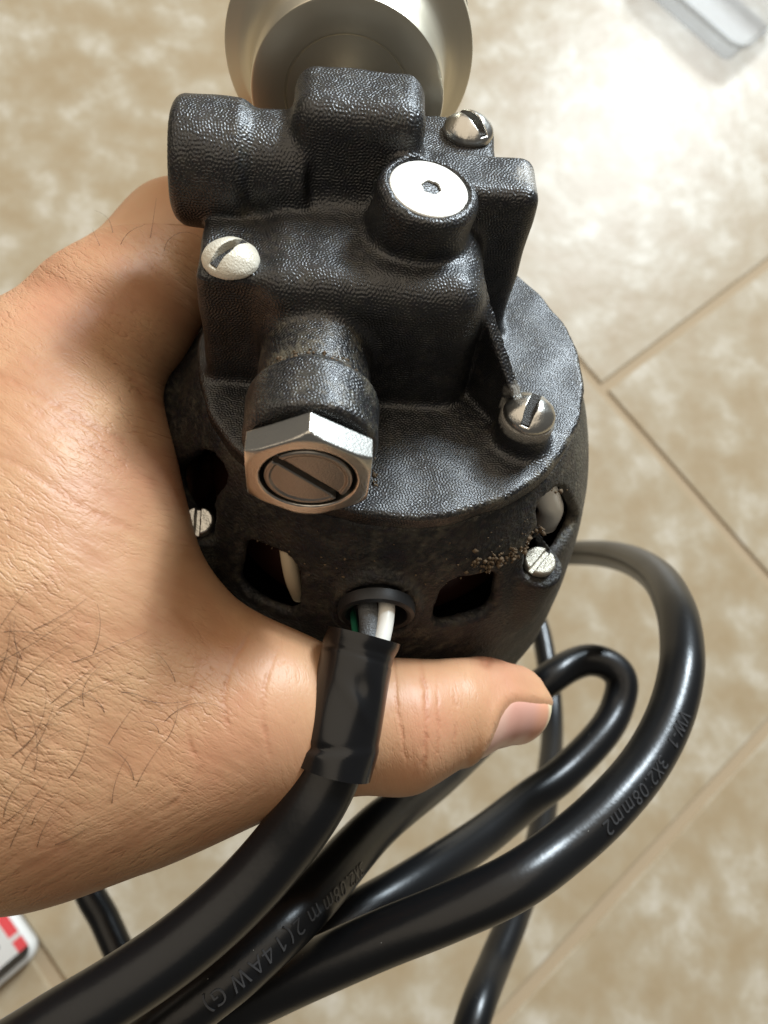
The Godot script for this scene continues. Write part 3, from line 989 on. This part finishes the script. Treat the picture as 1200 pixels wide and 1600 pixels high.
func build_hand():
	var root := thing("hand", "person's left hand gripping the black motor, thumb across its front", "hand", held)
	var relief: Array = skin_job.wait_to_finish()
	M.skin.heightmap_enabled = true
	M.skin.heightmap_texture = ImageTexture.create_from_image(relief[0])
	M.skin.heightmap_scale = 0.08
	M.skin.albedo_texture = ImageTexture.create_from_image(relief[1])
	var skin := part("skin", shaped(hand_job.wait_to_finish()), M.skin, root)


	# thumb nail: a curved plate that follows the finger tip, sunk at its sides and root
	var frame := nail_frame()
	var out := frame.y
	var pos := PackedVector3Array()
	var col := PackedColorArray()
	var tri := PackedInt32Array()
	var folds_round := ridge
	ridge = PackedVector3Array()
	var nu := 36
	var nv := 30
	for i in nu + 1:
		var s := float(i) / nu           # root to free edge
		for j in nv + 1:
			var w := float(j) / nv * 2.0 - 1.0
			var root_arc := 0.40 * (1.0 - sqrt(maxf(0.0, 1.0 - pow(absf(w), 2.6))))
			var len := lerpf(root_arc, 1.0 - 0.16 * w * w, s)
			var an := w * NAIL_HALF
			var dir := frame.y * cos(an) + frame.z * sin(an)
			var p := settle_to(nail_a.lerp(nail_b, len), dir, hand_field)
			var e := maxf(pow(absf(w), 8.0) * (1.0 - 0.6 * smoothstep(0.75, 1.0, s)), pow(1.0 - s, 9.0))
			var lift := 0.50 - 0.75 * e + 0.25 * smoothstep(0.85, 1.0, s)
			pos.append((p + dir * lift) * MM)
			var c := Color(0.63, 0.33, 0.255).lerp(Color(0.66, 0.40, 0.31), smoothstep(0.26, 0.12, s + 0.12 * w * w))
			c = c.lerp(Color(0.70, 0.34, 0.19), smoothstep(0.48, 0.70, s) * 0.7)
			c = c.lerp(Color(0.78, 0.66, 0.42), smoothstep(0.71, 0.78, s - 0.03 * w * w))
			col.append(c)
	ridge = folds_round
	for i in nu:
		for j in nv:
			var a := i * (nv + 1) + j
			tri.append_array([a, a + 1, a + nv + 1, a + 1, a + nv + 2, a + nv + 1])
	var top := pos.size()
	for j in nv + 1:                     # thickness of the free edge
		pos.append(pos[nu * (nv + 1) + j] - out * 0.6 * MM)
		col.append(Color(0.6, 0.5, 0.3))
	for j in nv:
		var a := nu * (nv + 1) + j
		tri.append_array([a, a + 1, top + j, a + 1, top + j + 1, top + j])
	var arr := []
	arr.resize(Mesh.ARRAY_MAX)
	arr[Mesh.ARRAY_VERTEX] = pos
	arr[Mesh.ARRAY_COLOR] = col
	arr[Mesh.ARRAY_INDEX] = tri
	var nst := SurfaceTool.new()
	nst.create_from_arrays(arr)
	nst.generate_normals()
	part("thumb_nail", nst.commit(), M.nail, root)
	# hairs
	var hs := SurfaceTool.new()
	hs.begin(Mesh.PRIMITIVE_TRIANGLES)
	var r := RandomNumberGenerator.new()
	r.seed = 33
	for i in 125:
		var u := r.randf_range(15.0, 50.0)
		var v := r.randf_range(27.0, 66.0)
		if i > 95: u = r.randf_range(14.0, 32.0)
		if v < 20.0 + 0.42 * u or v > 78.0 - 0.62 * u + r.randf() * 8.0: continue
		var dir := deg_to_rad(r.randfn(62.0, 30.0))
		hair_strand(hs, u, v, dir, r.randf_range(4.0, 11.0), r.randfn(0.0, 0.10), r.randf_range(0.4, 1.3), r)
	for i in 6:
		hair_strand(hs, r.randf_range(34.0, 46.0), r.randf_range(128.0, 135.0), deg_to_rad(r.randfn(100.0, 35.0)), r.randf_range(5.0, 10.0), r.randfn(0.0, 0.18), 3.5, r)
	hs.generate_normals()
	part("hair", hs.commit(), M.hair, root, "stuff")

func settle_to(c: Vector3, d: Vector3, field: Callable) -> Vector3:   # the surface met when leaving c along d
	var s := 15.0
	for i in 60:
		var f: float = field.call(c + d * s)
		if absf(f) < 0.004: break
		s = clampf(s - f * 0.8, 0.0, 20.0)
	return c + d * s

func on_hand(u: float, v: float) -> Vector3:   # the skin under a point of the hand's own plane
	var p := hand_u * (u + UV0.x) + hand_v * (v + UV0.y) + dorsal * (144.10 - 70.0)
	for i in 60:
		var f := hand_field(p)
		if f < 0.02 or f > 60.0: break
		p -= dorsal * maxf(f * 0.8, 0.05)
	return p

func hair_strand(st: SurfaceTool, u: float, v: float, dir: float, length: float, curl: float, lift: float, r: RandomNumberGenerator):
	var pts := PackedVector3Array()
	var n := 9
	for i in n:
		var t := float(i) / (n - 1)
		var p := on_hand(u, v)
		if hand_field(p) > 1.0:
			p = (pts[i - 1] if i else p) + (hand_u * cos(dir) + hand_v * sin(dir)) * length / (n - 1)
			if i == 0: return
			pts.append(p)
			dir += curl * 1.6
			continue
		pts.append(p + dorsal * (0.02 + lift * sin(t * 2.4) * 0.6))
		u += cos(dir) * length / (n - 1)
		v += sin(dir) * length / (n - 1)
		dir += curl
	for i in n - 1:
		var a := pts[i]
		var b := pts[i + 1]
		var t := (b - a).normalized()
		var s := t.cross(dorsal).normalized()
		var q := s.cross(t)
		var ra := 0.040 * (1.0 - 0.75 * float(i) / n)
		var rb := 0.040 * (1.0 - 0.75 * float(i + 1) / n)
		for k in 3:
			var x := s * cos(TAU * k / 3) + q * sin(TAU * k / 3)
			var y := s * cos(TAU * (k + 1) / 3) + q * sin(TAU * (k + 1) / 3)
			for w in [a + x * ra, b + y * rb, b + x * rb, a + x * ra, a + y * ra, b + y * rb]:
				st.add_vertex(w * MM)

# ---------------------------------------------------------------- cord
func build_cord():
	var root := thing("power_cord", "thick black power cord looping from the motor, embossed lettering along it", "cord", held)
	var pts := PackedVector3Array([Vector3(-4.8, -16.8, 51.3), Vector3(-5.7, -19.1, 58.3), Vector3(-8.1, -23.6, 68.7), Vector3(-10.9, -26.5, 74.6), Vector3(-15.7, -30.9, 80.7), Vector3(-22.4, -34.8, 87.5), Vector3(-30.8, -37.7, 94.3), Vector3(-40, -39.9, 100.2), Vector3(-49.9, -42.1, 105.7), Vector3(-67.7, -50.5, 115.9), Vector3(-84.6, -63.8, 130.4), Vector3(-93.1, -83.8, 147), Vector3(-78.3, -91.4, 150), Vector3(-56.2, -78.2, 129.1), Vector3(-43.8, -66.6, 113.2), Vector3(-35, -61.8, 105.1), Vector3(-29.3, -59.7, 100.9), Vector3(-22.4, -58.2, 95.9), Vector3(-11.8, -61.6, 86.2), Vector3(4.7, -87.8, 66.4), Vector3(26.3, -120.4, 46.1), Vector3(47.8, -138.5, 25.6), Vector3(62.1, -125.3, 14.7), Vector3(74.7, -126.4, 7.2), Vector3(82.8, -126.8, 7.2), Vector3(87.9, -128.1, 11.8), Vector3(86.1, -130.1, 20.2), Vector3(79.6, -129.5, 29.4), Vector3(65.3, -128.4, 42.2), Vector3(51.9, -123.8, 51.5), Vector3(34.3, -111.1, 64.3), Vector3(12.7, -94.6, 78.1), Vector3(-2, -88.3, 86.5), Vector3(-15.4, -89.2, 95), Vector3(-30, -100, 105.8), Vector3(-58.4, -117.4, 124.7), Vector3(-88.9, -141.4, 142.5), Vector3(-101.6, -151.4, 163.3), Vector3(-78.7, -142.3, 169.4), Vector3(-60.8, -111.9, 138), Vector3(-49.8, -95.5, 118), Vector3(-38.8, -88.9, 109.6), Vector3(-28.6, -82.2, 104.3), Vector3(-19.3, -76.2, 100.2), Vector3(-9.2, -70.1, 96.1), Vector3(4.1, -63.3, 91.1), Vector3(15.8, -58.3, 87.1), Vector3(27.9, -55.2, 82.3), Vector3(39.3, -56.9, 75.5), Vector3(50.1, -57.8, 67.5), Vector3(61, -59.7, 57.3), Vector3(69.7, -60.7, 45.3), Vector3(76.1, -63.2, 31.7), Vector3(82.6, -73.2, 13.1), Vector3(91.3, -98.4, -11.4), Vector3(98.2, -138.5, -40.6), Vector3(97.6, -181.8, -66.3), Vector3(77.3, -224.1, -87.1), Vector3(22.5, -253.1, -96.5), Vector3(-59.4, -264.9, -72.2), Vector3(-93.7, -254.1, -1.7), Vector3(-91.1, -217, 61.3), Vector3(-81.7, -218.2, 75.8), Vector3(-69.9, -220.2, 93.5), Vector3(-49.7, -226.5, 124.8), Vector3(-21.3, -238, 159.7), Vector3(19.3, -219.3, 164.6), Vector3(33.3, -173.5, 129.1), Vector3(40, -165.1, 106.1), Vector3(51.7, -179.2, 89), Vector3(60.3, -188.6, 77.1), Vector3(77.9, -211.7, 50.8), Vector3(91.6, -233.2, 21.4), Vector3(104.8, -256.5, -14.3), Vector3(108.4, -264.8, -47.2), Vector3(106.1, -268.9, -78), Vector3(92.6, -281.5, -116)])
	var path := spline(pts, 1.6)
	var sheath := part("sheath", tube(path, func(_i, _a): return 5.2, 28), M.sheath, root)
	letter(root, path, "3X2.08mm2(14AWG)", Vector3(-3.6, -74.3, 79.3))
	letter(root, path, "VW-1  3X2.08mm2", Vector3(69.6, -64.7, 47.8))
	for w in [[[Vector3(-1.4, -20.8, 37.6), Vector3(-0.2, -18, 40.9), Vector3(0, -16.2, 44.5), Vector3(-0.6, -16.2, 49.1), Vector3(-1.8, -16.8, 53.5)], 1.45, M.white_wire, "white wire"], [[Vector3(-4.7, -21.1, 37.6), Vector3(-3.9, -18.8, 40.7), Vector3(-3.2, -16.9, 44.3), Vector3(-2.9, -16.9, 48.9), Vector3(-3.6, -17.2, 53.9)], 1.75, M.grey_wire, "scuffed dark grey wire"], [[Vector3(-6.1, -25.6, 38.8), Vector3(-5.6, -22.8, 42), Vector3(-5.3, -20.4, 45.6), Vector3(-5, -18.4, 50.1), Vector3(-5, -17.7, 54.4)], 0.6, M.green_wire, "green wire"]]:
		var wp := PackedVector3Array()
		for v in w[0]: wp.append(v)
		var rr: float = w[1]
		var o := part("core_wire", tube(spline(wp, 0.5), func(_i, _a): return rr, 20), w[2], root)
		o.set_meta("label", w[3])
	var fl := SurfaceTool.new()
	fl.begin(Mesh.PRIMITIVE_TRIANGLES)
	var dice := RandomNumberGenerator.new()
	dice.seed = 12
	var fr0 := frames(path)
	for i in 260:
		var k := dice.randi_range(4, path.size() - 5)
		var a := dice.randf() * TAU
		var f: Basis = fr0[k]
		crumb(fl, path[k] + (f.x * cos(a) + f.y * sin(a)) * 5.2, 0.05 + 0.09 * dice.randf() * dice.randf(), dice)
	fl.generate_normals()
	part("dust_specks", fl.commit(), M.speck, root, "stuff")
	var sl := PackedVector3Array([Vector3(-4.3, -16.2, 49.5), Vector3(-4.8, -17.1, 51.8), Vector3(-5.7, -19.1, 58.3), Vector3(-6.9, -21.7, 65), Vector3(-8.1, -24.1, 70.1)])
	var sp := spline(sl, 0.7)
	var n := sp.size()
	var fr := frames(sp)
	part("shrink_sleeve", tube(sp, func(i, a):
		var t := float(i) / n
		var f: Basis = fr[i]
		var dir := f.x * cos(a) + f.y * sin(a)
		var face := dir.dot(dorsal)
		var across := dir.dot(hand_u)
		var r := 6.15 + 0.10 * sin(a * 3.0 + t * 9.0)
		r += 0.55 * smoothstep(0.10, 0.0, t) * (0.6 + 0.5 * across)
		r -= 0.14 * exp(-pow((t - 0.13 - 0.035 * across) / 0.014, 2.0))
		r -= 0.55 * exp(-pow((t - 0.30 - 0.12 * across) / 0.075, 2.0) - pow((across - 0.30) / 0.28, 2.0)) * float(face > 0.0)
		r += 0.22 * exp(-pow((t - 0.40 - 0.22 * across) / 0.05, 2.0) - pow((across - 0.25) / 0.4, 2.0)) * float(face > 0.0)
		r -= 0.35 * exp(-pow((t - 0.76 + 0.07 * across) / 0.03, 2.0)) * smoothstep(0.5, -0.4, across)
		r += 0.28 * smoothstep(0.74, 0.80, t + 0.07 * across)
		return r, 64, null, false), M.shrink, root)

func letter(parent: Node, path: PackedVector3Array, text: String, start: Vector3):
	# raised lettering that follows the cord, read against the path's direction
	var best := 0
	for i in path.size():
		if path[i].distance_squared_to(start) < path[best].distance_squared_to(start): best = i
	var font := SystemFont.new()
	font.font_names = PackedStringArray(["Droid Sans"])
	var st := SurfaceTool.new()
	st.begin(Mesh.PRIMITIVE_TRIANGLES)
	var s := 0.0
	var i := best
	for ch in text:
		var wide: float = {"m": 0.88, "W": 0.86, "G": 0.73, "A": 0.64, ".": 0.27, "(": 0.31, ")": 0.31, "-": 0.33, " ": 0.4}.get(ch, 0.58) * 3.78
		var want := s + wide * 0.5
		s += wide + 0.12
		var gone := 0.0
		i = best
		while gone < want and i > 1:
			gone += path[i].distance_to(path[i - 1])
			i -= 1
		var spot := path[i] - (path[i] - path[i + 1]).normalized() * (gone - want)
		var t := (path[i - 1] - path[i + 1]).normalized()
		var n := (dorsal - t * dorsal.dot(t)).normalized()
		if ch == " ": continue
		var tm := TextMesh.new()
		tm.font = font
		tm.text = ch
		tm.font_size = 32
		tm.pixel_size = 0.000118
		tm.depth = 0.0006
		st.append_from(tm, 0, Transform3D(Basis(t, n.cross(t), n), (spot + n * 5.0) * MM) * Transform3D(Basis(), Vector3(0, 0, 0)))
	part("embossed_lettering", st.commit(), M.letter, parent)

func build_tray():
	var e1 := Vector3(-0.968, 0, -0.25)
	var e2 := Vector3(0.25, 0, -0.968).normalized()
	var size := Vector2(0.15, 0.12)
	var centre := Vector3(0.075, 0, -0.872) + e1 * size.x * 0.5 + e2 * size.y * 0.5
	var root := thing("plastic_tray", "clear plastic tray with rounded corners lying on the floor tiles", "tray", Transform3D(Basis(e1, Vector3.UP, -e2), centre))
	var st := SurfaceTool.new()
	st.begin(Mesh.PRIMITIVE_TRIANGLES)
	st.set_smooth_group(0)
	var rings := []
	for q in [[-0.016, 0.0005], [-0.012, 0.0005], [-0.010, 0.002], [-0.006, 0.022], [-0.0055, 0.0255], [-0.004, 0.0275], [-0.001, 0.028], [0.0, 0.0272], [0.0003, 0.024]]:
		var ring := []
		for c in 4:
			for k in 9:
				var a := PI / 2 * c + PI / 2 * k / 8.0
				var rad: float = 0.022 + q[0]
				var cx: float = (size.x / 2 - 0.022) * (1 if c == 0 or c == 3 else -1)
				var cz: float = (size.y / 2 - 0.022) * (1 if c < 2 else -1)
				ring.append(Vector3(cx + rad * cos(a), q[1], cz + rad * sin(a)))
		rings.append(ring)
	for i in rings.size() - 1:
		for k in 36:
			var a: Vector3 = rings[i][k]
			var b: Vector3 = rings[i][(k + 1) % 36]
			var c: Vector3 = rings[i + 1][(k + 1) % 36]
			var d: Vector3 = rings[i + 1][k]
			for v in [a, b, c, a, c, d]: st.add_vertex(v)
	for k in 36:
		for v in [Vector3(0, 0.0005, 0), rings[0][(k + 1) % 36], rings[0][k]]: st.add_vertex(v)
	st.generate_normals()
	var m := flat_mat(Color(0.33, 0.335, 0.33), 0.42, 0.0, 0.35)
	m.albedo_color.a = 0.42
	m.transparency = BaseMaterial3D.TRANSPARENCY_ALPHA
	part("tray_shell", st.commit(), m, root)

func build_leaflet():
	var e1 := Vector3(0.94, 0, 0.342)        # from its upper corner along the red edge
	var e2 := Vector3(-0.342, 0, 0.94)
	var corner := Vector3(-0.0415, 0, 0.1495)
	var length := 0.11
	var width := 0.07
	var root := thing("printed_container", "flat white rounded container with a red striped printed label on the floor", "container", Transform3D(Basis(e1, Vector3.UP, -e1.cross(Vector3.UP) * -1.0), corner - e1 * length * 0.5 + e2 * width * 0.5))
	var m := flat_mat(Color(1, 1, 1), 0.45)
	var im := Image.create(256, 168, false, Image.FORMAT_RGB8)
	im.fill(Color(0.80, 0.79, 0.77))
	im.fill_rect(Rect2i(128, 0, 100, 17), Color(0.84, 0.27, 0.29))
	im.fill_rect(Rect2i(60, 0, 40, 17), Color(0.84, 0.27, 0.29))
	im.fill_rect(Rect2i(236, 0, 20, 17), Color(0.84, 0.27, 0.29))
	var r := RandomNumberGenerator.new()
	r.seed = 4
	for row in 7:
		var x := 20
		while x < 225:
			var w := r.randi_range(5, 22)
			im.fill_rect(Rect2i(x, 34 + row * 17, w, 6), Color(0.45, 0.44, 0.43))
			x += w + r.randi_range(4, 9)
	m.albedo_texture = ImageTexture.create_from_image(im)
	var body := rounded_slab(Vector2(length, width), 0.012, 0.009)
	part("container_body", body, flat_mat(Color(0.66, 0.64, 0.60), 0.4), root)
	var sheet := PlaneMesh.new()
	sheet.size = Vector2(length - 0.016, width - 0.006)
	var pr := part("printed_label", sheet, m, root)
	pr.position = Vector3(0, 0.0122, 0)

func rounded_slab(size: Vector2, high: float, corner: float) -> ArrayMesh:   # rounded corners and eased edges, standing on y = 0
	var st := SurfaceTool.new()
	st.begin(Mesh.PRIMITIVE_TRIANGLES)
	st.set_smooth_group(0)
	var rings := []
	for q in [[-0.001, 0.0], [0.0, 0.001], [0.0, high - 0.003], [-0.0009, high - 0.0009], [-0.003, high]]:
		var ring := []
		for k in 36:
			var a := TAU * (k + 0.5) / 36
			var c := Vector3(signf(cos(a)) * (size.x / 2 - corner), q[1], signf(sin(a)) * (size.y / 2 - corner))
			ring.append(c + Vector3(cos(a), 0, sin(a)) * (corner + q[0]))
		rings.append(ring)
	for i in rings.size() - 1:
		for k in 36:
			var n := (k + 1) % 36
			for v in [rings[i][k], rings[i + 1][n], rings[i][n], rings[i][k], rings[i + 1][k], rings[i + 1][n]]: st.add_vertex(v)
	for k in 36:
		for v in [Vector3(0, high, 0), rings[4][k], rings[4][(k + 1) % 36]]: st.add_vertex(v)
	st.generate_normals()
	return st.commit()
